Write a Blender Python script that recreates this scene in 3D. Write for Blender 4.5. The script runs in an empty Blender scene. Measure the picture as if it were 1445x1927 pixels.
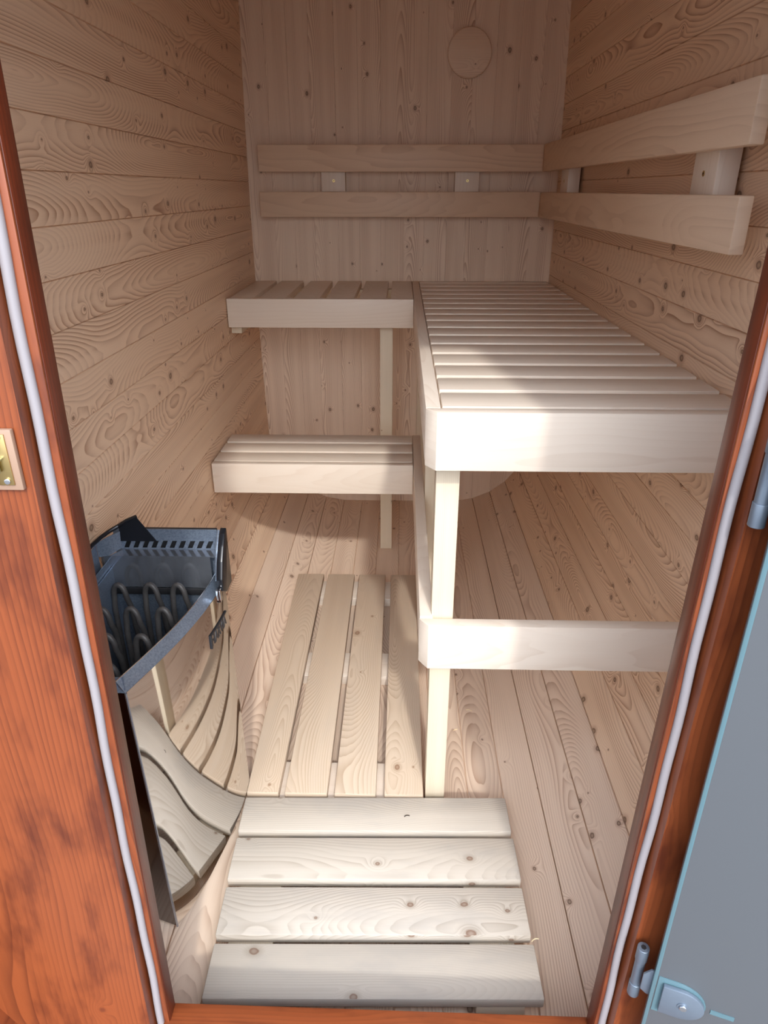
import bpy, bmesh, math, random
from mathutils import Vector, Matrix
random.seed(7)
S = bpy.context.scene
COL = S.collection
PI = math.pi

# ------------------------------------------------------------------ camera
cam_d = bpy.data.cameras.new('camera')
cam = bpy.data.objects.new('camera', cam_d)
COL.objects.link(cam)
cam_d.sensor_fit = 'HORIZONTAL'
cam_d.sensor_width = 36.0
cam_d.lens = 36.0 * 1300.0 / 1445.0
cam_d.clip_start = 0.02
cam.location = (0, 0, 1.5)
cam.rotation_euler = (math.radians(90 - 25.0), 0, math.radians(1.378))
S.camera = cam

# ------------------------------------------------------------------ world, sun, exposure
w = bpy.data.worlds.new('world')
S.world = w
w.use_nodes = True
wn = w.node_tree
wn.nodes.clear()
wo = wn.nodes.new('ShaderNodeOutputWorld')
wb = wn.nodes.new('ShaderNodeBackground')
tc = wn.nodes.new('ShaderNodeTexCoord')
sp = wn.nodes.new('ShaderNodeSeparateXYZ')
rmp = wn.nodes.new('ShaderNodeValToRGB')
wn.links.new(tc.outputs['Generated'], sp.inputs[0])
wn.links.new(sp.outputs['Z'], rmp.inputs[0])
e = rmp.color_ramp.elements
e[0].position = 0.0
e[0].color = (0.86, 0.90, 1.0, 1)
e[1].position = 0.8
e[1].color = (0.55, 0.70, 1.0, 1)
sdir = Vector((-0.155, 1.0, -0.81))
# hazy sky: brighter around the veiled sun
dot = wn.nodes.new('ShaderNodeVectorMath'); dot.operation = 'DOT_PRODUCT'
wn.links.new(tc.outputs['Generated'], dot.inputs[0])
dot.inputs[1].default_value = (-sdir).normalized()
gl = wn.nodes.new('ShaderNodeMapRange'); gl.interpolation_type = 'SMOOTHSTEP'
wn.links.new(dot.outputs['Value'], gl.inputs[0])
gl.inputs[1].default_value = 0.72; gl.inputs[2].default_value = 1.0
gl.inputs[3].default_value = 0.0; gl.inputs[4].default_value = 3.6
ad = wn.nodes.new('ShaderNodeVectorMath'); ad.operation = 'MULTIPLY_ADD'
wn.links.new(gl.outputs[0], ad.inputs[0]); ad.inputs[1].default_value = (0.97, 0.98, 1.0)
wn.links.new(rmp.outputs[0], ad.inputs[2])
wn.links.new(ad.outputs[0], wb.inputs[0])
wb.inputs[1].default_value = 1.0
wn.links.new(wb.outputs[0], wo.inputs[0])

sun_d = bpy.data.lights.new('sun', 'SUN')
sun = bpy.data.objects.new('sun', sun_d)
COL.objects.link(sun)
sun_d.energy = 0.95
sun_d.angle = math.radians(2.5)
sun_d.color = (1.0, 0.97, 0.93)
sun.rotation_euler = sdir.to_track_quat('-Z', 'Y').to_euler()
sun.location = (1, -4, 5)

S.view_settings.view_transform = 'Standard'
S.view_settings.look = 'None'
S.view_settings.gamma = 1
S.view_settings.use_curve_mapping = False
S.view_settings.exposure = 0.95
S.cycles.max_bounces = 14
S.cycles.diffuse_bounces = 10
S.cycles.glossy_bounces = 8

# ------------------------------------------------------------------ materials
def srgb(r, g, b):
    f = lambda c: ((c/255+0.055)/1.055)**2.4 if c/255 > 0.04045 else c/255/12.92
    return (f(r), f(g), f(b), 1)

class NT:
    def __init__(s, name):
        s.m = bpy.data.materials.new(name)
        s.m.use_nodes = True
        s.t = s.m.node_tree
        s.t.nodes.clear()
        s.out = s.t.nodes.new('ShaderNodeOutputMaterial')
        s.b = s.t.nodes.new('ShaderNodeBsdfPrincipled')
        s.t.links.new(s.b.outputs[0], s.out.inputs[0])
    def n(s, k): return s.t.nodes.new(k)
    def lk(s, a, b): s.t.links.new(a, b)
    def put(s, sock, v):
        if isinstance(v, bpy.types.NodeSocket): s.lk(v, sock)
        else: sock.default_value = v
    def M(s, op, a, b=0.0, c=0.0, clamp=False):
        q = s.n('ShaderNodeMath'); q.operation = op; q.use_clamp = clamp
        s.put(q.inputs[0], a); s.put(q.inputs[1], b); s.put(q.inputs[2], c)
        return q.outputs[0]
    def comb(s, x, y, z=0.0):
        q = s.n('ShaderNodeCombineXYZ')
        s.put(q.inputs[0], x); s.put(q.inputs[1], y); s.put(q.inputs[2], z)
        return q.outputs[0]
    def noise(s, vec, scale=1.0, detail=2.0, rough=0.5):
        q = s.n('ShaderNodeTexNoise')
        s.lk(vec, q.inputs['Vector']); q.inputs['Scale'].default_value = scale
        q.inputs['Detail'].default_value = detail; q.inputs['Roughness'].default_value = rough
        return q.outputs['Fac']
    def mix(s, f, a, b, mode='MIX'):
        q = s.n('ShaderNodeMix'); q.data_type = 'RGBA'; q.blend_type = mode
        s.put(q.inputs[0], f); s.put(q.inputs[6], a); s.put(q.inputs[7], b)
        return q.outputs[2]
    def smooth(s, v, a, b, lo=0.0, hi=1.0):
        q = s.n('ShaderNodeMapRange'); q.interpolation_type = 'SMOOTHSTEP'
        s.put(q.inputs[0], v); q.inputs[1].default_value = a; q.inputs[2].default_value = b
        q.inputs[3].default_value = lo; q.inputs[4].default_value = hi
        return q.outputs[0]

def wood(name, light, mid, dark, ring=150.0, strength=0.6, knots=0.5, knot_size=1.0, wob=1.6,
         rough=0.55, spec=0.35, cathedral=1.0, tint=0.12, blotch=0.0, blotch_col=None, knot_col=None,
         grey=0.0, coat=0.0):
    t = NT(name)
    uv = t.n('ShaderNodeUVMap'); uv.uv_map = 'grain'
    bd = t.n('ShaderNodeUVMap'); bd.uv_map = 'board'
    s1 = t.n('ShaderNodeSeparateXYZ'); t.lk(uv.outputs[0], s1.inputs[0])
    s2 = t.n('ShaderNodeSeparateXYZ'); t.lk(bd.outputs[0], s2.inputs[0])
    u, v = s1.outputs[0], s1.outputs[1]
    r1, r2 = s2.outputs[0], s2.outputs[1]
    U = t.M('MULTIPLY_ADD', r1, 37.0, u)
    k1 = t.M('MULTIPLY', r1, 53.0)
    k2 = t.M('MULTIPLY', r2, 41.0)
    # knots: scattered cells, only some of them active
    V1 = t.M('MULTIPLY_ADD', r2, 13.0, t.M('MULTIPLY', v, 1/0.085))
    vor = t.n('ShaderNodeTexVoronoi'); vor.voronoi_dimensions = '2D'
    vor.inputs['Randomness'].default_value = 0.85; vor.inputs['Scale'].default_value = 1.0
    t.lk(t.comb(t.M('MULTIPLY', U, 1/0.115), V1), vor.inputs['Vector'])
    dk = vor.outputs['Distance']
    cs = t.n('ShaderNodeSeparateColor'); t.lk(vor.outputs['Color'], cs.inputs[0])
    act = t.M('GREATER_THAN', cs.outputs[0], 1.0 - knots)
    wobk = t.noise(t.comb(t.M('MULTIPLY', U, 60.0), t.M('MULTIPLY', v, 60.0), k1), 1.0, 1.0)
    dk2 = t.M('ADD', dk, t.M('MULTIPLY', t.M('SUBTRACT', wobk, 0.5), 0.05))
    size = t.M('MULTIPLY', t.M('MULTIPLY_ADD', t.M('POWER', cs.outputs[1], 2.0), 0.075, 0.022), knot_size)
    q = t.M('DIVIDE', dk2, size)
    kmask = t.M('MULTIPLY', t.smooth(q, 0.75, 1.15, 1.0, 0.0), act)
    kcore = t.smooth(q, 0.1, 1.0, 0.0, 1.0)
    infl = t.M('MULTIPLY', t.M('POWER', t.M('SUBTRACT', 1.0, t.M('MULTIPLY', dk, 2.6), 0, True), 2.0), act)
    infl = t.M('MULTIPLY', infl, t.M('MULTIPLY_ADD', cs.outputs[1], 4.0, 2.0))
    # annual rings
    H = t.noise(t.comb(t.M('MULTIPLY', U, 0.9), k2, k1), 1.0, 1.5)
    h = t.M('MULTIPLY', t.M('MAXIMUM', t.M('SUBTRACT', H, 0.33), 0.0), 0.38 * cathedral)
    vc = t.M('SUBTRACT', v, t.M('MULTIPLY', t.M('SUBTRACT', r2, 0.5), 0.16))
    rad = t.M('SQRT', t.M('ADD', t.M('MULTIPLY', vc, vc), t.M('MULTIPLY_ADD', h, h, 0.00004)))
    wb_ = t.noise(t.comb(t.M('MULTIPLY', U, 1.7), t.M('MULTIPLY', v, 13.0), k1), 1.0, 2.5)
    F = t.M('MULTIPLY_ADD', rad, ring, t.M('MULTIPLY', t.M('SUBTRACT', wb_, 0.5), wob * 2))
    F = t.M('ADD', F, infl)
    fr = t.M('FRACT', F)
    band = t.M('MULTIPLY', t.M('POWER', fr, 2.2), t.smooth(fr, 0.93, 1.0, 1.0, 0.0))
    amp = t.noise(t.comb(t.M('MULTIPLY', U, 0.8), t.M('MULTIPLY', v, 22.0), k2), 1.0, 2.0)
    ampc = t.smooth(amp, 0.34, 0.66, 0.22, 1.0)
    fib = t.noise(t.comb(t.M('MULTIPLY', U, 9.0), t.M('MULTIPLY', v, 650.0), k1), 1.0, 2.0, 0.6)
    f1 = t.M('MULTIPLY', t.M('MULTIPLY', band, ampc), strength)
    c = t.mix(t.M('MULTIPLY', t.smooth(fib, 0.3, 0.75), 0.22), light, mid)
    c = t.mix(f1, c, dark)
    bn = t.noise(t.comb(t.M('MULTIPLY', U, 1.2), t.M('MULTIPLY', v, 5.0), k2), 1.0, 2.0)
    c = t.mix(t.M('MULTIPLY', t.M('ADD', t.smooth(bn, 0.35, 0.7), r1), tint), c, mid)
    if blotch:
        bl = t.noise(t.comb(t.M('MULTIPLY', U, 5.0), t.M('MULTIPLY', v, 16.0), k1), 1.0, 4.0, 0.6)
        c = t.mix(t.M('MULTIPLY', t.smooth(bl, 0.45, 0.72), blotch), c, blotch_col)
    # warm halo and knot
    halo = t.M('MULTIPLY', t.smooth(q, 1.0, 2.6, 1.0, 0.0), act)
    kc = knot_col or srgb(96, 62, 40)
    c = t.mix(t.M('MULTIPLY', halo, 0.35), c, dark)
    kcol = t.mix(kcore, t.mix(0.55, mid, kc), kc)
    c = t.mix(t.M('MULTIPLY', kmask, 0.85), c, kcol)
    t.lk(c, t.b.inputs['Base Color'])
    t.b.inputs['Roughness'].default_value = rough
    t.b.inputs['Specular IOR Level'].default_value = spec
    if coat:
        t.b.inputs['Coat Weight'].default_value = coat
        t.b.inputs['Coat Roughness'].default_value = 0.25
    bp = t.n('ShaderNodeBump'); bp.inputs['Strength'].default_value = 0.05
    bp.inputs['Distance'].default_value = 0.001
    t.lk(t.M('ADD', t.M('MULTIPLY', f1, -1.0), t.M('MULTIPLY', fib, 0.3)), bp.inputs['Height'])
    t.lk(bp.outputs[0], t.b.inputs['Normal'])
    return t.m

def plain(name, col, rough=0.5, metal=0.0, spec=0.5, noise_amt=0.0, nscale=60.0, bump=0.0, trans=0.0, coat=0.0):
    t = NT(name)
    t.b.inputs['Roughness'].default_value = rough
    t.b.inputs['Metallic'].default_value = metal
    t.b.inputs['Specular IOR Level'].default_value = spec
    t.b.inputs['Transmission Weight'].default_value = trans
    if coat: t.b.inputs['Coat Weight'].default_value = coat
    tc_ = t.n('ShaderNodeTexCoord')
    nz = t.noise(tc_.outputs['Object'], nscale, 3.0)
    dk = (col[0]*0.55, col[1]*0.55, col[2]*0.58, 1)
    c = t.mix(t.M('MULTIPLY', t.smooth(nz, 0.35, 0.7), noise_amt), col, dk)
    t.lk(c, t.b.inputs['Base Color'])
    if bump:
        bp = t.n('ShaderNodeBump'); bp.inputs['Strength'].default_value = bump
        bp.inputs['Distance'].default_value = 0.001
        t.lk(nz, bp.inputs['Height']); t.lk(bp.outputs[0], t.b.inputs['Normal'])
    return t.m

M_WALL = wood('spruce_stave', srgb(236, 209, 180), srgb(222, 189, 156), srgb(150, 98, 66), ring=185, strength=0.95,
              knots=0.36, knot_size=1.1, cathedral=1.2, rough=0.5, wob=1.3, knot_col=srgb(78, 48, 32))
M_FLOOR = wood('spruce_floor_stave', srgb(232, 210, 188), srgb(218, 192, 166), srgb(158, 116, 88), ring=190, strength=0.75,
               knots=0.30, cathedral=1.0, rough=0.55, wob=1.3, knot_col=srgb(76, 50, 38))
M_BACK = wood('spruce_back_panel', srgb(236, 216, 194), srgb(223, 198, 172), srgb(156, 110, 80), ring=200, strength=0.85,
              knots=0.24, knot_size=0.95, cathedral=0.6, wob=0.9, rough=0.55, knot_col=srgb(80, 54, 38))
M_MAT = wood('spruce_duckboard', srgb(208, 190, 168), srgb(193, 171, 146), srgb(148, 120, 92), ring=200, strength=0.65,
             knots=0.13, knot_size=1.1, cathedral=1.1, rough=0.5, tint=0.25, blotch=0.25, blotch_col=srgb(186, 172, 156), knot_col=srgb(128, 92, 68))
M_MATF = wood('spruce_entrance_duckboard', srgb(203, 194, 181), srgb(186, 176, 161), srgb(136, 120, 102), ring=210, strength=0.62,
              knots=0.30, knot_size=1.15, cathedral=0.9, rough=0.45, tint=0.25, blotch=0.4, blotch_col=srgb(168, 163, 156), knot_col=srgb(118, 84, 64))
M_ASPEN = wood('aspen_board', srgb(226, 214, 199), srgb(216, 200, 182), srgb(190, 164, 140), ring=75, strength=0.3,
               knots=0.0, cathedral=1.0, rough=0.42, tint=0.3)
M_POST = wood('spruce_post', srgb(218, 205, 182), srgb(206, 190, 162), srgb(172, 146, 112), ring=260, strength=0.6,
              knots=0.03, cathedral=0.15, wob=0.6, rough=0.5)
M_BACKREST = wood('alder_backrest', srgb(226, 202, 176), srgb(212, 184, 156), srgb(168, 130, 102), ring=60, strength=0.45,
                  knots=0.0, cathedral=1.2, rough=0.45, tint=0.35)
M_STAIN = wood('red_stained_spruce', srgb(136, 70, 36), srgb(112, 50, 27), srgb(62, 24, 14), ring=130, strength=0.65,
               knots=0.12, cathedral=0.8, rough=0.42, spec=0.4, coat=0.2, blotch=0.8, blotch_col=srgb(74, 29, 16),
               knot_col=srgb(96, 46, 28))
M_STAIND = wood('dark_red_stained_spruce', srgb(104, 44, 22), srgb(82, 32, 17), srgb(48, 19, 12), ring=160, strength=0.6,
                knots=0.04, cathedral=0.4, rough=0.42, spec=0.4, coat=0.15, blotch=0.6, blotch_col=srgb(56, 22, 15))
M_RUB = plain('white_rubber', srgb(146, 141, 143), 0.5)
M_MIRROR = plain('polished_stainless', (0.62, 0.60, 0.58, 1), 0.035, 1.0, noise_amt=0.0)
M_GALV = plain('galvanised_steel', (0.27, 0.335, 0.425, 1), 0.33, 0.65, noise_amt=0.6, nscale=260, bump=0.15)  # bluish base colour stands in for reflected sky
M_SIDE = plain('dark_sheet_steel', (0.20, 0.18, 0.17, 1), 0.12, 1.0)
M_SHEET = plain('bright_sheet_steel', (0.42, 0.45, 0.50, 1), 0.16, 0.85, noise_amt=0.3, nscale=30)
M_BLACK = plain('black_gloss_plastic', (0.010, 0.011, 0.014, 1), 0.22, 0.0, 0.4)
M_MATTE = plain('matte_black_steel', (0.02, 0.02, 0.022, 1), 0.5, 0.2)
M_COIL = plain('heating_element_steel', (0.075, 0.07, 0.066, 1), 0.5, 0.2, noise_amt=0.5, nscale=50)
M_LOGO = plain('dark_chrome', (0.06, 0.065, 0.075, 1), 0.3, 0.7)
M_ZINC = plain('zinc_plated_steel', (0.62, 0.66, 0.60, 1), 0.28, 1.0, noise_amt=0.2)
M_BRASS = plain('yellow_zinc', (0.62, 0.46, 0.20, 1), 0.35, 1.0)
M_HINGE = plain('satin_aluminium', (0.20, 0.245, 0.30, 1), 0.42, 0.6, noise_amt=0.1)
M_CHROME = plain('chrome', (0.75, 0.77, 0.8, 1), 0.12, 1.0)
M_TAN = plain('tan_plastic', srgb(150, 122, 102), 0.5)
M_GROUND = plain('grey_paving', srgb(118, 114, 110), 0.9, noise_amt=0.3, nscale=4)
M_DARKB = plain('dark_bark', srgb(52, 40, 34), 0.9)
M_SHAV = plain('pale_shaving', srgb(240, 220, 180), 0.7)
t = NT('frosted_glass')
t.b.inputs['Base Color'].default_value = srgb(106, 110, 114)
t.b.inputs['Roughness'].default_value = 0.45
t.b.inputs['Transmission Weight'].default_value = 0.35
t.b.inputs['IOR'].default_value = 1.45
M_GLASS = t.m
t = NT('glass_edge_film')
t.b.inputs['Base Color'].default_value = srgb(92, 122, 130)
t.b.inputs['Roughness'].default_value = 0.2
t.b.inputs['Transmission Weight'].default_value = 0.2
M_EDGE = t.m

# ------------------------------------------------------------------ mesh helpers
class MB:
    def __init__(s):
        s.bm = bmesh.new()
        s.g = s.bm.loops.layers.uv.new('grain')
        s.i = s.bm.loops.layers.uv.new('board')
    def _uv(s, faces, c, axis, bid):
        oth = [k for k in range(3) if k != axis]
        for f in faces:
            n = f.normal
            for l in f.loops:
                p = l.vert.co - c
                if abs(n[axis]) > 0.75:
                    uvv = (p[oth[0]], p[oth[1]])
                elif abs(n[oth[0]]) > abs(n[oth[1]]):
                    uvv = (p[axis], p[oth[1]])
                else:
                    uvv = (p[axis], p[oth[0]])
                l[s.g].uv = uvv
                l[s.i].uv = bid
    def prism(s, pts, axis, a0, a1, long_axis, bevel=0.0, bid=None, seg=2, smooth=False):
        """pts: 2-D outline in the plane normal to axis, extruded from a0 to a1"""
        bid = bid or (random.random(), random.random())
        b = bmesh.new()
        oth = [k for k in range(3) if k != axis]
        def mk(p, a):
            co = [0, 0, 0]; co[axis] = a; co[oth[0]] = p[0]; co[oth[1]] = p[1]
            return b.verts.new(co)
        A = [mk(p, a0) for p in pts]; B = [mk(p, a1) for p in pts]
        n = len(pts)
        b.faces.new(A); b.faces.new(B)
        for k in range(n):
            b.faces.new((A[k], A[(k+1) % n], B[(k+1) % n], B[k]))
        bmesh.ops.recalc_face_normals(b, faces=b.faces)
        if bevel > 0:
            bmesh.ops.bevel(b, geom=list(b.edges), offset=bevel, segments=seg, profile=0.5, affect='EDGES', clamp_overlap=True)
        s.absorb(b, long_axis, bid, smooth)
    def absorb(s, b, long_axis=0, bid=None, smooth=False, mat=None):
        bid = bid or (random.random(), random.random())
        if mat: b.transform(mat)
        b.normal_update()
        vs = [v.co for v in b.verts]
        c = Vector([(min(v[k] for v in vs)+max(v[k] for v in vs))/2 for k in range(3)])
        mp = {v: s.bm.verts.new(v.co) for v in b.verts}
        nf = []
        for f in b.faces:
            try: g = s.bm.faces.new([mp[v] for v in f.verts])
            except ValueError: continue
            g.smooth = smooth; g.normal_update(); nf.append(g)
        s._uv(nf, c, long_axis, bid)
        b.free()
    def box(s, x0, x1, y0, y1, z0, z1, axis=0, bevel=0.0015, bid=None, seg=2):
        s.prism([(y0, z0), (y1, z0), (y1, z1), (y0, z1)], 0, x0, x1, axis, bevel, bid, seg)
    def cyl(s, p0, p1, r, seg=24, r2=None, bevel=0.0):
        p0 = Vector(p0); p1 = Vector(p1); d = p1-p0
        b = bmesh.new()
        bmesh.ops.create_cone(b, cap_ends=True, segments=seg, radius1=r, radius2=r if r2 is None else r2, depth=d.length)
        if bevel:
            es = [e_ for e_ in b.edges if abs(e_.verts[0].co.z-e_.verts[1].co.z) < 1e-6]
            bmesh.ops.bevel(b, geom=es, offset=bevel, segments=3, profile=0.5, affect='EDGES')
        m = Matrix.Translation((p0+p1)/2) @ d.to_track_quat('Z', 'Y').to_matrix().to_4x4()
        s.absorb(b, 2, None, True, m)
        return s
    def tube(s, pts, r, seg=18, closed=False):
        pts = [Vector(p) for p in pts]
        b = bmesh.new(); rings = []
        up = Vector((0.13, 0.31, 0.94)).normalized()
        for k, p in enumerate(pts):
            a = pts[max(0, k-1)]; c = pts[min(len(pts)-1, k+1)]
            tdir = (c-a).normalized()
            x = tdir.cross(up)
            if x.length < 1e-4: x = tdir.orthogonal()
            x.normalize(); up = x.cross(tdir).normalized()
            rings.append([b.verts.new(p + x*math.cos(2*PI*j/seg)*r + up*math.sin(2*PI*j/seg)*r) for j in range(seg)])
        for k in range(len(rings)-1):
            for j in range(seg):
                b.faces.new((rings[k][j], rings[k][(j+1) % seg], rings[k+1][(j+1) % seg], rings[k+1][j]))
        b.faces.new(list(reversed(rings[0]))); b.faces.new(rings[-1])
        bmesh.ops.recalc_face_normals(b, faces=b.faces)
        s.absorb(b, 2, None, True)
        return s
    def quads(s, grid, thick=None, bid=None, smooth=True, axis=2):
        """grid of points -> surface; thick gives it a back side"""
        b = bmesh.new()
        vs = [[b.verts.new(p) for p in row] for row in grid]
        for i in range(len(vs)-1):
            for j in range(len(vs[0])-1):
                b.faces.new((vs[i][j], vs[i][j+1], vs[i+1][j+1], vs[i+1][j]))
        if thick:
            bmesh.ops.recalc_face_normals(b, faces=b.faces)
            bmesh.ops.solidify(b, geom=list(b.faces), thickness=thick)
        s.absorb(b, axis, bid, smooth)
        return s
    def xform(s, fn):
        for v in s.bm.verts: v.co = Vector(fn(v.co))
        return s
    def build(s, name, mat, parent=None, autosmooth=True):
        me = bpy.data.meshes.new(name)
        bmesh.ops.recalc_face_normals(s.bm, faces=s.bm.faces)
        off = parent_origin(parent)
        for v in s.bm.verts: v.co -= off
        s.bm.to_mesh(me); s.bm.free()
        me.materials.append(mat)
        o = bpy.data.objects.new(name, me)
        COL.objects.link(o)
        if parent: o.parent = parent
        if autosmooth:
            for p in me.polygons: p.use_smooth = True
            try: me.set_sharp_from_angle(angle=math.radians(24))
            except Exception: pass
        return o

def parent_origin(p):
    o = Vector((0, 0, 0))
    while p is not None:
        o += Vector(p.location); p = p.parent
    return o

def thing(name, loc, label=None, cat=None, group=None, kind=None):
    o = bpy.data.objects.new(name, None); COL.objects.link(o)
    o.empty_display_size = 0.05
    o.location = loc
    tag(o, label, cat, group, kind)
    return o

def tag(o, label=None, cat=None, group=None, kind=None):
    if label: o['label'] = label
    if cat: o['category'] = cat
    if group: o['group'] = group
    if kind: o['kind'] = kind
    return o

# ------------------------------------------------------------------ the barrel shell
Y0, YB = 0.775, 3.52          # inside face of front wall, face of back wall
R, CX, ZF, ZT = 0.42, 0.28, -0.07, 2.22
PITCH = 0.101
HW = 3 * PI / 2  # unused guard

def wall_x(z):
    tt = (z-1.15)/1.1
    return 0.712 - 0.018*tt*tt
ARC = R*PI/2
def prof(s, grow=0.0):
    """half profile: s = 0 at the foot of the straight wall, negative down the curve to the floor centre"""
    zc = ZF+R
    if s < -ARC:
        return (max(0.0, CX+(s+ARC)), ZF-grow)
    if s < 0:
        a = PI/2 + s/R          # slope angle
        k = wall_x(zc)-0.70
        return (CX + (R+grow)*math.sin(a) + k*(1+s/ARC), zc-(R+grow)*math.cos(a))
    z = zc+s
    if z < ZT: return (wall_x(z)+grow, z)
    s2 = z-ZT
    x0 = wall_x(ZT)
    if s2 < ARC:
        a = s2/R
        return (x0-R+(R+grow)*math.cos(a), ZT+(R+grow)*math.sin(a))
    return (max(0.0, x0-R-(s2-ARC)), ZT+R+grow)
s_top = (ZT-ZF-R)+ARC+(wall_x(ZT)-R)
seams = [0.78+PITCH*k for k in range(-17, 40)]
seams = [q_ for q_ in seams if -ARC-CX+0.02 < q_ < s_top-0.02]
seams = [-ARC-CX] + seams + [s_top]

def staves(mb, s0, s1, side, y0, y1, th=0.04, grv=0.0016):
    a = Vector((side*prof(s0)[0], 0, prof(s0)[1])); b = Vector((side*prof(s1)[0], 0, prof(s1)[1]))
    ao = Vector((side*prof(s0, th)[0], 0, prof(s0, th)[1])); bo = Vector((side*prof(s1, th)[0], 0, prof(s1, th)[1]))
    d = (b-a).normalized(); n = (ao-a).normalized()
    # inner face, groove notch on either side (tongue and groove joint), outer face
    pts = [a+d*grv, b-d*grv, b+n*0.004, bo, ao, a+n*0.004]
    bid = (random.random(), random.random())
    bb = bmesh.new()
    A = [bb.verts.new((p.x, y0, p.z)) for p in pts]; B = [bb.verts.new((p.x, y1, p.z)) for p in pts]
    nn = len(pts)
    bb.faces.new(A); bb.faces.new(B)
    for k in range(nn): bb.faces.new((A[k], A[(k+1) % nn], B[(k+1) % nn], B[k]))
    bmesh.ops.recalc_face_normals(bb, faces=bb.faces)
    bb.normal_update()
    c = (a+b)/2
    mp = {v: mb.bm.verts.new(v.co) for v in bb.verts}
    for f in bb.faces:
        g = mb.bm.faces.new([mp[v] for v in f.verts])
        for l in g.loops:
            p = l.vert.co
            l[mb.g].uv = (p.y, (Vector((p.x, 0, p.z))-c).dot(d))
            l[mb.i].uv = bid
    bb.free()

parts = {'floor': MB(), 'wall_left': MB(), 'wall_right': MB(), 'ceiling': MB()}
for side in (-1, 1):
    for k in range(len(seams)-1):
        s0, s1 = seams[k], seams[k+1]
        mid = (s0+s1)/2
        x, z = prof(mid)
        nm = 'floor' if mid < -0.33 else ('ceiling' if z > ZT+0.12 else ('wall_left' if side < 0 else 'wall_right'))
        staves(parts[nm], s0, s1, side, Y0-0.02, YB+0.03, grv=0.0022 if nm == 'floor' else 0.0016)
for nm, mb in parts.items():
    tag(mb.build(nm, M_FLOOR if nm == 'floor' else M_WALL, autosmooth=False), kind='structure')

# back wall: vertical edge-glued planks
def disc_planks(mb, y0, y1, edges, zlo=None, zhi=None, grow=0.0, groove=0.0006):
    """vertical planks filling the barrel profile between the given x edges"""
    ss = [-ARC-CX + k*(s_top+ARC+CX)/160.0 for k in range(161)]
    pr_ = [prof(s, grow) for s in ss]
    def zspan(x):
        ax = abs(x)
        lo = hi = None
        for k in range(len(pr_)-1):
            (x0, z0), (x1, z1) = pr_[k], pr_[k+1]
            if (x0-ax)*(x1-ax) <= 0 and x0 != x1:
                z = z0+(z1-z0)*(ax-x0)/(x1-x0)
                if z < 1.0: lo = z if lo is None else min(lo, z)
                elif hi is None or z > hi: hi = z
        return lo, hi
    for k in range(len(edges)-1):
        xa, xb = edges[k]+groove, edges[k+1]-groove
        n = max(6, int((xb-xa)/0.02))
        bot, top = [], []
        for j in range(n+1):
            x = xa+(xb-xa)*j/n
            lo, hi = zspan(x)
            if lo is None: lo = 0.35
            if hi is None: hi = ZT
            if zlo is not None: lo = max(lo, zlo)
            if zhi is not None: hi = min(hi, zhi)
            bot.append((x, lo)); top.append((x, hi))
        mb.prism(bot+top[::-1], 1, y0, y1, 2, 0.0, (random.random(), random.random()))
bw = MB()
xe = [-0.715, -0.60, -0.505, -0.41, -0.30, -0.20, -0.10, 0.01, 0.105, 0.21, 0.30, 0.40, 0.50, 0.60, 0.715]
disc_planks(bw, YB, YB+0.04, xe, groove=0.0003, grow=0.008)
bw.prism([(-0.5, 0.1), (0.5, 0.1), (0.5, 2.4), (-0.5, 2.4)], 1, YB+0.038, YB+0.046, 2, 0)  # unseen backing sheet, added to stop light leaking between the planks
tag(bw.build('wall_back', M_BACK, autosmooth=False), kind='structure')

# front wall (outside face stained) with the doorway, everything leans a hair clockwise as in the photo
Y1, Y2 = 0.720, 0.748
XL, XR = -0.4255, 0.387        # rebate edges
IL, IR = -0.409, 0.362         # inner clear opening at Y0 (before lean)
IL = -0.4125; IR = 0.356
SZ = 0.108; LZ = 2.08
def lean(p): return (p[0]+0.016*p[2], p[1], p[2]-0.014*p[0])
XL0 = -0.4365; XR0 = 0.377
fw = MB()
disc_planks(fw, Y1, Y0, [-0.76, XL0], grow=0.05, groove=0.0004)
disc_planks(fw, Y1, Y0, [XR0, 0.56, 0.76], grow=0.05, groove=0.0004)
disc_planks(fw, Y1, Y0, [XL0, -0.03, XR0], zhi=SZ-0.05, grow=0.05)
disc_planks(fw, Y1, Y0, [XL0, -0.03, XR0], zlo=LZ+0.03, grow=0.05)
fw.xform(lean)
tag(fw.build('wall_front', M_STAIN, autosmooth=False), kind='structure')

fr = thing('trim_1', (0, 0.74, 0), kind='structure')
for a, b, nm in ((XL0+0.001, IL, 'left_jamb'), (IR, XR0-0.001, 'right_jamb')):
    m = MB(); m.box(a, b, Y2, Y0+0.002, SZ-0.06, LZ+0.03, 2, 0.002)
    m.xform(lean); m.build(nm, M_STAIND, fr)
    # brighter orange strip: stop bead on the face of the jamb
    m = MB()
    if a < 0: m.box(b-0.017, b-0.001, Y2-0.004, Y2+0.0005, SZ, LZ, 2, 0.0015)
    else: m.box(a+0.001, a+0.010, Y2-0.004, Y2+0.0005, SZ, LZ, 2, 0.0015)
    m.xform(lean); tag(m.build('stop_bead', M_STAIN, fr), label='bright orange stop bead')
m = MB(); m.box(XL0+0.001, XR0-0.001, Y1+0.006, Y0+0.004, SZ-0.045, SZ, 0, 0.003)
m.xform(lean); m.build('sill', M_STAIN, fr)
m = MB(); m.box(XL0+0.001, XR0-0.001, Y2, Y0, LZ, LZ+0.028, 0, 0.002)
m.xform(lean); m.build('head', M_STAIND, fr)
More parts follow.
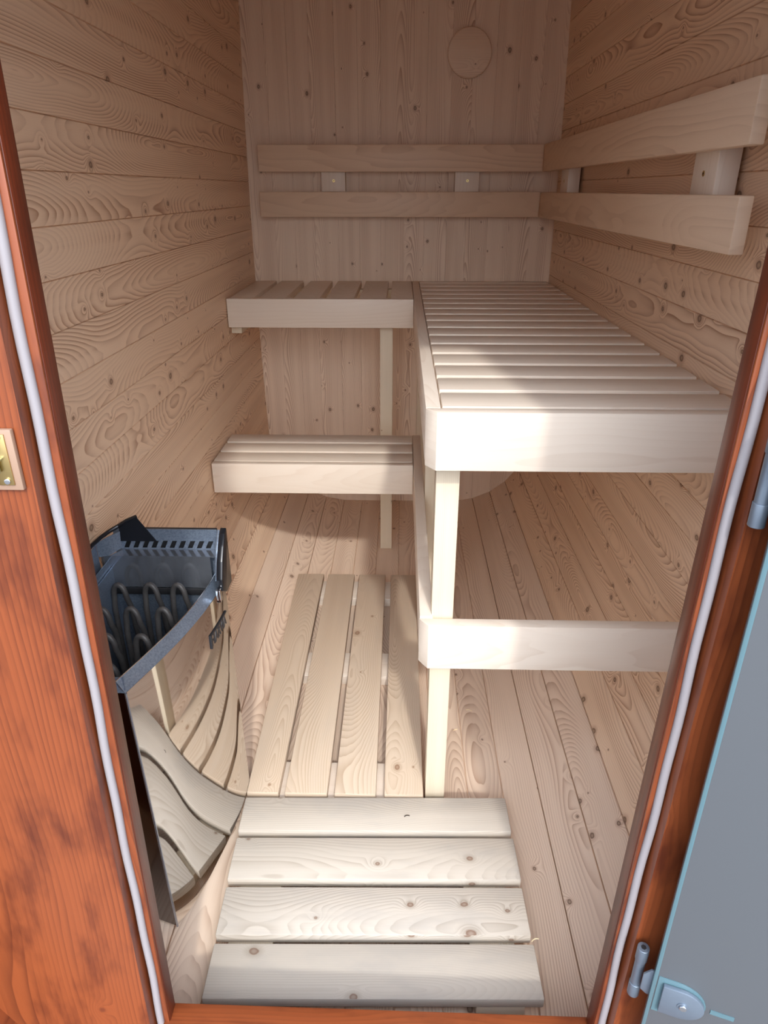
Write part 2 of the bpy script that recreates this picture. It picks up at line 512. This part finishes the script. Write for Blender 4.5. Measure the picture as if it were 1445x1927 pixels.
for nm, x0, dx in (('left', XL0+0.0085, -1), ('right', XR0-0.0085, 1)):
    m = MB()
    pts = []
    for k in range(60):
        z = SZ+0.004+(LZ-SZ-0.01)*k/59
        pts.append((x0 + 0.0014*math.sin(z*9.0+dx) + 0.0007*math.sin(z*31), Y2-0.006, z))
    m.tube(pts, 0.0062, 18)
    m.xform(lean); m.build('door_gasket', M_RUB, fr)

# overhanging end of the barrel staves, outside, stained
ring = MB()
for side in (-1, 1):
    for k in range(len(seams)-1):
        a = [prof(seams[k], 0.028), prof(seams[k+1], 0.028), prof(seams[k+1], 0.07), prof(seams[k], 0.07)]
        ring.prism([(side*p[0], p[1]) for p in a], 1, 0.56, Y1, 1, 0.0)
tag(ring.build('trim_2', M_STAIN, autosmooth=False), kind='structure')
g = MB(); g.box(-6, 6, -8, 6, -0.46, -0.42, 0, 0)
tag(g.build('ground', M_GROUND), kind='structure')
m = MB()
for yy in (1.0, 2.9):
    m.prism([(-0.62, -0.42), (0.62, -0.42), (0.62, -0.02), (0.40, -0.112), (-0.40, -0.112), (-0.62, -0.02)], 1, yy, yy+0.06, 0, 0)
tag(m.build('trim_3', M_STAIN), kind='structure')

# ------------------------------------------------------------------ upper bench on the right
ZB = 1.099
b1 = thing('sauna_bench', (0.38, 1.36, ZF), 'tall slatted bench running along right wall, pale crosswise slats with long side board', 'bench')
m = MB(); m.prism([(0.052, 1.362), (0.074, 1.330), (0.708, 1.330), (0.708, 1.362)], 2, 0.974, ZB, 0, 0.002)
m.build('front_board', M_ASPEN, b1)
m = MB(); m.box(0.052, 0.083, 1.363, 3.515, 0.985, ZB, 1, 0.002); m.build('side_board', M_ASPEN, b1)
for k in range(17):
    y = 1.376+0.1300*k
    m = MB(); m.box(0.086, 0.703, y, min(y+0.1055, 3.515), ZB-0.028, ZB, 0, 0.003)
    m.build('slat', M_ASPEN, b1)
for x in (0.16, 0.60):
    m = MB(); m.box(x, x+0.045, 1.365, 3.51, ZB-0.075, ZB-0.029, 1, 0.001); m.build('slat_bearer', M_POST, b1)
for y, x in ((1.402, 0.080), (2.15, 0.086), (3.45, 0.086)):
    m = MB(); m.box(x, x+0.052, y, y+0.06, ZF+0.002, ZB-0.03, 2, 0.0015); m.build('post', M_POST, b1)
m = MB(); m.prism([(0.050, 1.395), (0.072, 1.362), (0.696, 1.362), (0.696, 1.395)], 2, 0.446, 0.570, 0, 0.002)
m.build('lower_front_rail', M_ASPEN, b1)
m = MB(); m.box(0.052, 0.084, 1.396, 2.742, 0.448, 0.575, 1, 0.002); m.build('lower_side_rail', M_ASPEN, b1)

# ------------------------------------------------------------------ corner bench, back left
b2 = thing('sauna_bench', (-0.32, 2.9, ZF), 'high short bench in back left corner, slats running front to back', 'bench')
m = MB(); m.box(-0.708, 0.050, 2.880, 2.910, 0.987, 1.101, 0, 0.002); m.build('front_board', M_ASPEN, b2)
for a, b in ((-0.706, -0.607), (-0.585, -0.474), (-0.441, -0.334), (-0.308, -0.193), (-0.172, -0.061), (-0.043, 0.049)):
    m = MB(); m.box(a, b, 2.911, 3.512, ZB-0.028, ZB, 1, 0.003); m.build('slat', M_ASPEN, b2)
for y in (2.915, 3.42):
    m = MB(); m.box(-0.69, 0.045, y, y+0.045, ZB-0.075, ZB-0.029, 0, 0.001); m.build('slat_bearer', M_POST, b2)
m = MB(); m.box(-0.088, -0.034, 2.945, 2.985, ZF+0.002, ZB-0.076, 2, 0.0015)
m.build('post', M_POST, b2)
m = MB(); m.box(-0.708, -0.665, 2.925, 3.50, 0.955, 0.986, 1, 0.0015); m.build('wall_cleat', M_POST, b2)

# ------------------------------------------------------------------ low bench below it
b3 = thing('sauna_bench', (-0.32, 2.4, 0.45), 'low step bench below the corner bench, three long crosswise slats', 'bench')
m = MB(); m.box(-0.700, 0.050, 2.388, 2.416, 0.460, 0.577, 0, 0.002); m.build('front_board', M_ASPEN, b3)
for y in (2.424, 2.532, 2.642):
    m = MB(); m.box(-0.700, 0.050, y, y+0.091, 0.549, 0.577, 0, 0.003); m.build('slat', M_ASPEN, b3)
m = MB(); m.box(-0.698, -0.662, 2.42, 2.735, 0.505, 0.548, 1, 0.001); m.build('wall_cleat', M_POST, b3)
m = MB(); m.box(0.012, 0.049, 2.42, 2.735, 0.505, 0.548, 1, 0.001); m.build('rail_cleat', M_POST, b3)

# ------------------------------------------------------------------ backrests
def screw(p, n, r, parent, mat=None):
    n = Vector(n); p = Vector(p)
    mb = MB(); mb.cyl(p, p+n*0.0012, r, 16)
    o = mb.build('screw', mat or M_BRASS, parent)
    mb = MB(); mb.cyl(p+n*0.0011, p+n*0.0015, r*0.4, 6); mb.build('screw_recess', M_MATTE, o)
br = thing('backrest', (0, 3.5, 1.38), 'two-board backrest fixed across the back wall', 'backrest')
for z0, z1, x0, x1 in ((1.573, 1.681, -0.642, 0.6195), (1.387, 1.492, -0.647, 0.6195)):
    m = MB(); m.box(x0, x1, 3.43, 3.459, z0, z1, 0, 0.003); m.build('backrest_board', M_BACKREST, br)
for x0 in (-0.367, 0.237):
    m = MB(); m.box(x0, x0+0.108, 3.460, YB-0.001, 1.41, 1.66, 2, 0.001); o = m.build('batten', M_ASPEN, br)
    screw((x0+0.056, 3.460, 1.537), (0, -1, 0), 0.006, o)
bs = thing('backrest', (0.67, 2.4, 1.38), 'two-board backrest fixed along the right side wall', 'backrest')
for z0, z1, y0 in ((1.573, 1.682, 1.418), (1.387, 1.491, 1.412)):
    m = MB(); m.box(0.620, 0.649, y0, 3.429, z0, z1, 1, 0.004); m.build('backrest_board', M_BACKREST, bs)
for y0 in (1.612, 3.03):
    m = MB(); m.box(0.650, 0.698, y0, y0+0.13, 1.41, 1.66, 2, 0.004); o = m.build('batten', M_ASPEN, bs)
    screw((0.650, y0+0.065, 1.532), (-1, 0, 0), 0.006, o)

# ------------------------------------------------------------------ vent cover
m = MB(); m.cyl((0.281, YB-0.001, 2.029), (0.281, YB-0.030, 2.029), 0.094, 64, bevel=0.008)
for f in m.bm.faces:
    for l in f.loops: l[m.g].uv = (l.vert.co.x, l.vert.co.z-2.05)
o = m.build('vent_cover', M_BACK)
tag(o, 'round wooden vent cover high on the back wall', 'vent')

# ------------------------------------------------------------------ duckboards
def rot_about(c, a):
    ca, sa = math.cos(a), math.sin(a)
    return lambda p: (c[0]+(p[0]-c[0])*ca-(p[1]-c[1])*sa, c[1]+(p[0]-c[0])*sa+(p[1]-c[1])*ca, p[2])
d1 = thing('duckboard', (-0.05, 1.11, ZF), 'small pale duckboard just inside the doorway, four boards lying crosswise', 'duckboard')
rt = rot_about((-0.05, 1.11), 0.021)
for y0, y1, xa, xb in ((0.858, 0.974, -0.400, 0.303), (0.992, 1.110, -0.402, 0.301), (1.129, 1.248, -0.404, 0.303), (1.267, 1.377, -0.405, 0.302)):
    m = MB(); m.box(xa, xb, y0, y1, -0.028, 0.0, 0, 0.004); m.xform(rt); m.build('board', M_MATF, d1)
for x in (-0.375, 0.165):
    m = MB(); m.box(x, x+0.10, 0.86, 1.365, -0.066, -0.0285, 1, 0.001); m.xform(rt); m.build('batten', M_POST, d1)
d2 = thing('duckboard', (-0.17, 1.98, ZF), 'long duckboard down the middle of the floor, four boards running front to back', 'duckboard')
for na, nb, fa, fb, ye in ((-0.412, -0.324, -0.432, -0.321, 0), (-0.307, -0.190, -0.302, -0.189, 0.002), (-0.170, -0.056, -0.168, -0.056, 0), (-0.033, 0.074, -0.032, 0.073, 0)):
    bb = [(na, 1.388), (nb, 1.388), (fb, 2.585), (fa, 2.582)]
    m = MB(); m.prism(bb, 2, -0.030, -0.002, 1, 0.003); m.build('board', M_MAT, d2)
for y0, y1 in ((2.433, 2.57), (1.93, 2.062), (1.395, 1.53)):
    m = MB(); m.prism([(-0.405, -0.0305), (0.065, -0.0305), (0.065, -0.067), (-0.33, -0.067), (-0.405, -0.034)], 1, y0, y1, 0, 0.001); m.build('batten', M_ASPEN, d2)

# ------------------------------------------------------------------ heater
HX, HY = -0.56, 1.21
ht = thing('sauna_heater', (HX, HY, 0.02), 'wall-mounted corner heater with mirror-polished curved front and open element well', 'heater')
top = [(-0.507, 1.012), (-0.476, 1.105), (-0.449, 1.20), (-0.431, 1.29), (-0.421, 1.37), (-0.419, 1.425)]
bot = [(-0.488, 1.000), (-0.459, 1.075), (-0.436, 1.175), (-0.420, 1.265), (-0.412, 1.350), (-0.412, 1.425)]
def cr(P, t_):
    n = len(P)-1; x = t_*n; k = min(int(x), n-1); f = x-k
    p0 = Vector(P[max(0, k-1)]); p1 = Vector(P[k]); p2 = Vector(P[k+1]); p3 = Vector(P[min(n, k+2)])
    return 0.5*((2*p1)+(p2-p0)*f+(2*p0-5*p1+4*p2-p3)*f*f+(3*p1-p0-3*p2+p3)*f*f*f)
ZH, ZL = 0.650, 0.005
N = 40
def fcurve(t_, z, out=0.0):
    a = cr(bot, t_); b = cr(top, t_); k = (z-ZL)/(ZH-ZL)
    p = a.lerp(b, k)
    a2 = a.lerp(b, k)
    dt = 0.01
    q0 = cr(bot, max(0, t_-dt)).lerp(cr(top, max(0, t_-dt)), k); q1 = cr(bot, min(1, t_+dt)).lerp(cr(top, min(1, t_+dt)), k)
    d = (q1-q0).normalized()
    nrm = Vector((d.y, -d.x))
    return Vector((p.x+nrm.x*out, p.y+nrm.y*out, z))
# mirror front
m = MB()
m.quads([[fcurve(i/N, ZL+(ZH-ZL)*j/4) for i in range(N+1)] for j in range(5)], thick=0.0015)
m.build('front_panel', M_MIRROR, ht)
# side panel facing the doorway: lower corner cut back to clear the round of the barrel
m = MB()
def nf(z): return fcurve(0, z)
pl = [(nf(ZL).x-0.001, ZL), (-0.535, 0.030), (-0.600, 0.095), (-0.655, 0.20), (-0.675, 0.32), (-0.675, 0.65), (nf(ZH).x-0.001, 0.65)]
for k in range(len(pl)-2): pass
m.prism(pl, 1, 1.0125, 1.0145, 2, 0.0)
m.xform(lambda p: (p[0], p[1]-0.012*(1-(p[2]-ZL)/(ZH-ZL)), p[2]))
m.build('side_panel', M_SIDE, ht)
# bright folded edge between side and front
m = MB(); m.tube([fcurve(0, ZL+(ZH-ZL)*j/6, 0.0015) for j in range(7)], 0.0025, 16); m.build('corner_edge', M_SHEET, ht)
m = MB()
m.prism([(-0.675, 0.32), (-0.675, 0.72), (-0.673, 0.72), (-0.673, 0.32)], 1, 1.015, 1.42, 2, 0)
m.prism([(-0.418, 0.03), (-0.422, 0.73), (-0.66, 0.73), (-0.66, 0.22), (-0.55, 0.06)], 1, 1.424, 1.427, 2, 0)
m.build('back_panel', M_GALV, ht)
m = MB(); m.prism([(-0.49, 1.005), (-0.425, 1.25), (-0.418, 1.415), (-0.52, 1.415), (-0.53, 1.005)], 2, 0.045, 0.048, 0, 0); m.build('base_pan', M_MATTE, ht)
# galvanised rim sloping in and up from the front panel, and the inner wall below it
def rim_pt(t_, z, off): return fcurve(t_, min(z, ZH), -off) + Vector((0, 0, max(0, z-ZH)))
m = MB()
rows = []
for off, z in ((-0.0005, 0.650), (0.003, 0.655), (0.016, 0.672), (0.0175, 0.671), (0.0175, 0.40), (0.0175, 0.22)):
    rows.append([rim_pt(i/N, z, off) for i in range(N+1)])
m.quads(rows, thick=0.0008)
m.quads([[(x, y, z) for x in (-0.672, -0.507+off_x)] for off_x, y, z in ((0, 1.012, 0.65), (0, 1.016, 0.655), (-0.006, 1.030, 0.672), (-0.006, 1.032, 0.671), (-0.006, 1.032, 0.22))], thick=0.0008)
m.build('rim', M_GALV, ht)
m = MB(); m.tube([rim_pt(i/N, 0.673, 0.0165) for i in range(N+1)], 0.0011, 16)
m.build('rim_lip', M_CHROME, ht)
# element well: left wall, floor, far wall
m = MB(); m.box(-0.671, -0.668, 1.033, 1.40, 0.22, 0.70, 2, 0); m.prism([(-0.60, 1.035), (-0.52, 1.035), (-0.47, 1.20), (-0.445, 1.395), (-0.66, 1.395)], 2, 0.215, 0.22, 0, 0)
m.box(-0.668, -0.438, 1.396, 1.399, 0.22, 0.640, 0, 0)
m.build('element_well', M_GALV, ht)
# mirror baffle with the black bar below it
m = MB(); m.box(-0.690, -0.436, 1.392, 1.395, 0.649, 0.730, 0, 0); m.box(-0.690, -0.424, 1.392, 1.428, 0.730, 0.732, 0, 0)
m.build('baffle_plate', M_SHEET, ht)
m = MB(); m.box(-0.690, -0.442, 1.388, 1.392, 0.631, 0.648, 0, 0.0008); o = m.build('crossbar', M_MATTE, ht)
screw((-0.458, 1.388, 0.640), (0, -1, 0), 0.0035, o, M_CHROME)
# slotted deflector
YS = 1.428
m = MB()
def par(xa, xb, za, zb, sh=0.0):
    m.prism([(xa, za), (xb, za), (xb+sh, zb), (xa+sh, zb)], 1, YS, YS+0.0015, 0, 0)
z0_, z1_, z2_, z3_ = 0.7322, 0.7345, 0.7535, 0.784
par(-0.668, -0.424, z0_, z1_)
par(-0.668, -0.424, z2_, z3_)
step = 0.0215; sh = 0.009; sw = 0.0115
x = -0.668
sx = [-0.648+step*k for k in range(10)]
prev = -0.668
for q_ in sx:
    m.prism([(prev, z1_), (q_, z1_), (q_+sh, z2_), (prev+(sh if prev > -0.668 else 0), z2_)], 1, YS, YS+0.0015, 0, 0)
    prev = q_+sw
m.prism([(prev, z1_), (-0.424, z1_), (-0.424, z2_), (prev+sh, z2_)], 1, YS, YS+0.0015, 0, 0)
m.build('steam_deflector', M_GALV, ht)
m = MB(); m.box(-0.668, -0.426, YS+0.012, YS+0.014, 0.65, 0.782, 0, 0); m.box(-0.668, -0.426, YS+0.0016, YS+0.012, 0.781, 0.783, 0, 0)
m.build('dark_slot_backing', M_MATTE, ht)  # black backing stands in for the shade inside the slots
# black end cap, right
m = MB()
prof_cap = [(1.356, 0.662), (1.358, 0.69), (1.376, 0.728), (1.398, 0.757), (1.420, 0.778), (1.434, 0.785), (1.438, 0.785), (1.438, 0.640), (1.39, 0.640)]
m.prism(prof_cap, 0, -0.417, -0.403, 2, 0.003)
m.build('end_cap', M_BLACK, ht)
m = MB(); m.box(-0.416, -0.406, 1.340, 1.355, 0.640, 0.672, 2, 0.001); m.build('cap_clip', M_CHROME, ht)
m = MB(); m.prism([(1.37, 0.68), (1.396, 0.745), (1.432, 0.783), (1.432, 0.68)], 0, -0.4235, -0.4175, 2, 0.001)
m.build('cap_liner', M_GALV, ht)
# black corner piece, left, with its handle slot
m = MB()
m.quads([[(-0.652, 1.4250, 0.754), (-0.566, 1.4250, 0.754)], [(-0.650, 1.4245, 0.790), (-0.607, 1.4250, 0.818)]], thick=0.0015, smooth=False)
m.build('corner_guard', M_BLACK, ht)
m = MB()
pts = [(-0.607, 1.4265, 0.816), (-0.630, 1.4260, 0.806), (-0.651, 1.424, 0.793), (-0.668, 1.410, 0.786), (-0.680, 1.390, 0.781), (-0.688, 1.350, 0.778), (-0.690, 1.28, 0.768), (-0.690, 1.18, 0.750), (-0.690, 1.06, 0.722)]
m.tube(pts, 0.0048, 18)
m.build('guard_rail', M_BLACK, ht)
m = MB()
m.quads([[(-0.692, 1.385, 0.732), (-0.671, 1.3915, 0.7325), (-0.653, 1.4265, 0.735)], [(-0.688, 1.375, 0.772), (-0.672, 1.395, 0.777), (-0.650, 1.4245, 0.780)]], thick=0.0012, smooth=False)
m.quads([[(-0.691, 1.04, 0.66), (-0.691, 1.385, 0.66)], [(-0.691, 1.04, 0.712), (-0.690, 1.375, 0.770)]], thick=0.0012, smooth=False)
m.build('side_baffle', M_GALV, ht)
# heating elements: hairpin loops standing in four rows
coils = [(-0.633, 1.345, 0.680), (-0.560, 1.345, 0.682), (-0.496, 1.345, 0.682), (-0.575, 1.26, 0.672), (-0.505, 1.26, 0.672),
         (-0.592, 1.165, 0.668), (-0.520, 1.165, 0.668), (-0.553, 1.075, 0.662), (-0.640, 1.26, 0.670)]
for cx_, cy_, cz_ in coils:
    cx_ -= 0.008
    hw = 0.0155
    pts = [(cx_-hw, cy_, 0.24), (cx_-hw, cy_, cz_-0.20), (cx_-hw, cy_, cz_-0.06)]
    for k in range(13):
        a = PI-PI*k/12
        pts.append((cx_+hw*math.cos(a), cy_+0.003*(1-math.cos(a)), cz_-0.032+0.032*math.sin(a)))
    pts += [(cx_+hw+0.003, cy_+0.008, cz_-0.06), (cx_+hw+0.008, cy_+0.016, cz_-0.20), (cx_+hw+0.010, cy_+0.02, 0.24)]
    m = MB(); m.tube(pts, 0.0062, 18); m.build('heating_element', M_COIL, ht)
m = MB(); m.box(-0.62, -0.50, 1.06, 1.38, 0.2205, 0.26, 0, 0.004); m.build('element_bracket', M_MATTE, ht)
m = MB()
for x in (-0.50, -0.44): m.cyl((x, 1.34, -0.045), (x, 1.34, 0.05), 0.010, 16)
m.build('foot', M_MATTE, ht)
# brand badge on the curved front
def on_front(y):
    lo, hi = 0.0, 1.0
    for _ in range(30):
        mid_ = (lo+hi)/2
        if fcurve(mid_, 0.56).y < y: lo = mid_
        else: hi = mid_
    return lo
cu = bpy.data.curves.new('badge_text', 'FONT')
cu.body = 'HARVIA'; cu.size = 0.030; cu.extrude = 0.0014; cu.offset = 0.0007; cu.align_x = 'LEFT'; cu.space_character = 1.05
to = bpy.data.objects.new('badge_text', cu); COL.objects.link(to)
bpy.context.view_layer.update()
me = bpy.data.meshes.new_from_object(to.evaluated_get(bpy.context.evaluated_depsgraph_get()))
bpy.data.objects.remove(to)
wmax = max(v.co.x for v in me.vertices); hmax = max(v.co.y for v in me.vertices)
m = MB(); tb = bmesh.new(); tb.from_mesh(me)
YA, YE = 1.293, 1.400
for v in tb.verts:
    y = YA+0.006+(YE-YA-0.008)*v.co.x/wmax
    z = 0.548+0.026*v.co.y/hmax
    v.co = fcurve(on_front(y), z, 0.001+v.co.z)
m.absorb(tb, 2)
bd_ = m.build('brand_badge', M_LOGO, ht, autosmooth=False)
m = MB()
rows = []
for zz in (0.577, 0.581):
    rows.append([fcurve(on_front(YA+(YE-YA)*k/14), zz, 0.0005) for k in range(15)])
m.quads(rows, thick=0.004)
m.quads([[fcurve(on_front(YA+dy), zz, 0.0005) for dy in (0, 0.004)] for zz in (0.546, 0.581)], thick=0.004)
m.build('badge_frame', M_LOGO, bd_)

# ------------------------------------------------------------------ glass door standing open
ang = math.radians(-18.5)
HP = Vector((0.400, 0.672, 0.0))
dr = thing('door_1', (HP.x, HP.y, 0.12), kind='structure')
def dmap(p):      # local x along the pane, y outwards normal, z up
    ca, sa = math.cos(ang), math.sin(ang)
    return (HP.x+p[0]*ca-p[1]*sa, HP.y+p[0]*sa+p[1]*ca, p[2])
m = MB(); m.box(0.0, 0.70, -0.004, 0.004, 0.115, 2.02, 2, 0.001); m.xform(dmap); m.build('glass_pane', M_GLASS, dr)
m = MB(); m.box(-0.0012, 0.0045, -0.0048, 0.0048, 0.115, 2.02, 2, 0.0008); m.xform(dmap); tag(m.build('pane_edge', M_EDGE, dr), label='pale blue polished edge of the glass')
def clamp(z):
    def outline(grow=0.0, x0=0.014):
        P = [(x0, z-0.031-grow), (x0, z+0.031+grow)]
        for k in range(15):
            a = PI/2-PI*k/14
            P.append((x0+0.026+(0.036+grow)*math.cos(a), z+(0.031+grow)*math.sin(a)))
        return P
    m = MB(); m.prism(outline(0.010, 0.006), 1, -0.0052, -0.0041, 2, 0); m.box(0.085, 0.118, -0.0052, -0.0041, z-0.006, z+0.003, 0, 0)
    m.xform(dmap); tag(m.build('clamp_cutout', M_EDGE, dr), label='clear blue halo around the clamp')
    m = MB(); m.prism(outline(), 1, -0.0125, -0.0055, 2, 0.0012); m.xform(dmap); c = m.build('hinge_clamp', M_HINGE, dr)
    m = MB(); m.cyl(dmap((0.046, -0.0125, z)), dmap((0.046, -0.0135, z)), 0.0085, 24); m.build('washer', M_HINGE, c)
    m = MB(); m.cyl(dmap((0.046, -0.0135, z)), dmap((0.046, -0.0165, z)), 0.0055, 20, bevel=0.001); m.build('screw', M_CHROME, c)
    # leaf joining clamp to knuckle
    m = MB(); m.prism([(-0.014, z+0.020), (-0.004, z+0.034), (0.010, z+0.034), (0.010, z-0.024), (-0.004, z-0.024), (-0.014, z-0.016)], 1, 0.0045, 0.0085, 2, 0.001)
    m.xform(dmap); m.build('hinge_leaf', M_HINGE, dr)
clamp(0.372)
clamp(1.245)
def knuckle(x, y, z0, z1):
    k = (z1-z0)
    m = MB(); m.cyl((x, y, z0+0.25*k), (x, y, z1-0.25*k), 0.0080, 28); o = m.build('hinge_barrel', M_HINGE, dr)
    for a, b in ((z0, z0+0.25*k), (z1-0.25*k, z1)):
        m = MB(); m.cyl((x, y, a), (x, y, b), 0.0092, 28, bevel=0.001); m.build('barrel_collar', M_HINGE, o)
    m = MB(); m.cyl((x, y, z1), (x, y, z1+0.0006), 0.0042, 6); m.build('hex_socket', M_MATTE, o)
knuckle(0.390, 0.702, 0.310, 0.425)
knuckle(0.398, 0.702, 1.160, 1.275)
# ------------------------------------------------------------------ roller catch on the outside
rc = thing('roller_catch', (-0.45, 0.716, 1.225), 'small tan plate with two metal rollers on the orange outer wall', 'door catch')
m = MB(); m.box(-0.470, -0.4265, 0.7125, 0.7195, 1.190, 1.262, 2, 0.0015); m.build('backing_plate', M_TAN, rc)
m = MB(); m.box(-0.452, -0.4345, 0.7105, 0.7124, 1.197, 1.257, 2, 0.0005); m.build('keeper_strip', M_BRASS, rc)
for z in (1.246, 1.222):
    m = MB(); m.cyl((-0.449, 0.7055, z-0.009), (-0.449, 0.7055, z+0.006), 0.0048, 20, bevel=0.001); o = m.build('roller', M_ZINC, rc)
    m = MB(); m.box(-0.455, -0.441, 0.7035, 0.7104, z+0.006, z+0.0085, 0, 0.0005); m.build('roller_bracket', M_ZINC, o)
for z in (1.202, 1.2545):
    m = MB(); m.cyl((-0.4415, 0.7104, z), (-0.4415, 0.7085, z), 0.0036, 16, bevel=0.0008); m.build('screw', M_CHROME, rc)

# ------------------------------------------------------------------ crumbs left by the carpenter
def shaving(x, y, z, a, L, lab, cat='wood shaving', mat=None, nm='wood_shaving'):
    m = MB()
    pts = []
    for k in range(7):
        t_ = k/6-0.5
        pts.append((x+math.cos(a)*L*t_-math.sin(a)*L*0.18*(1-4*t_*t_), y+math.sin(a)*L*t_+math.cos(a)*L*0.18*(1-4*t_*t_), z+0.002))
    m.tube(pts, 0.0011, 16)
    tag(m.build(nm, mat or M_SHAV), lab, cat)
shaving(0.432, 2.022, -0.045, -0.9, 0.022, 'pale curled wood shaving on floor just below the lower front rail')
shaving(0.239, 1.81, -0.071, -0.3, 0.020, 'pale wood shaving on floor, upper of two right of the front bench post')
shaving(0.188, 1.717, -0.071, 0.5, 0.014, 'tiny pale wood shaving on floor close to the front bench post')
shaving(0.029, 1.314, 0.0002, 0.2, 0.014, 'dark splinter lying on the farthest board of the entrance duckboard', 'splinter', M_DARKB, 'splinter')
shaving(0.312, 0.996, -0.012, 0.4, 0.018, 'white splinter sticking out at right end of entrance duckboard', 'splinter', M_SHAV, 'splinter')
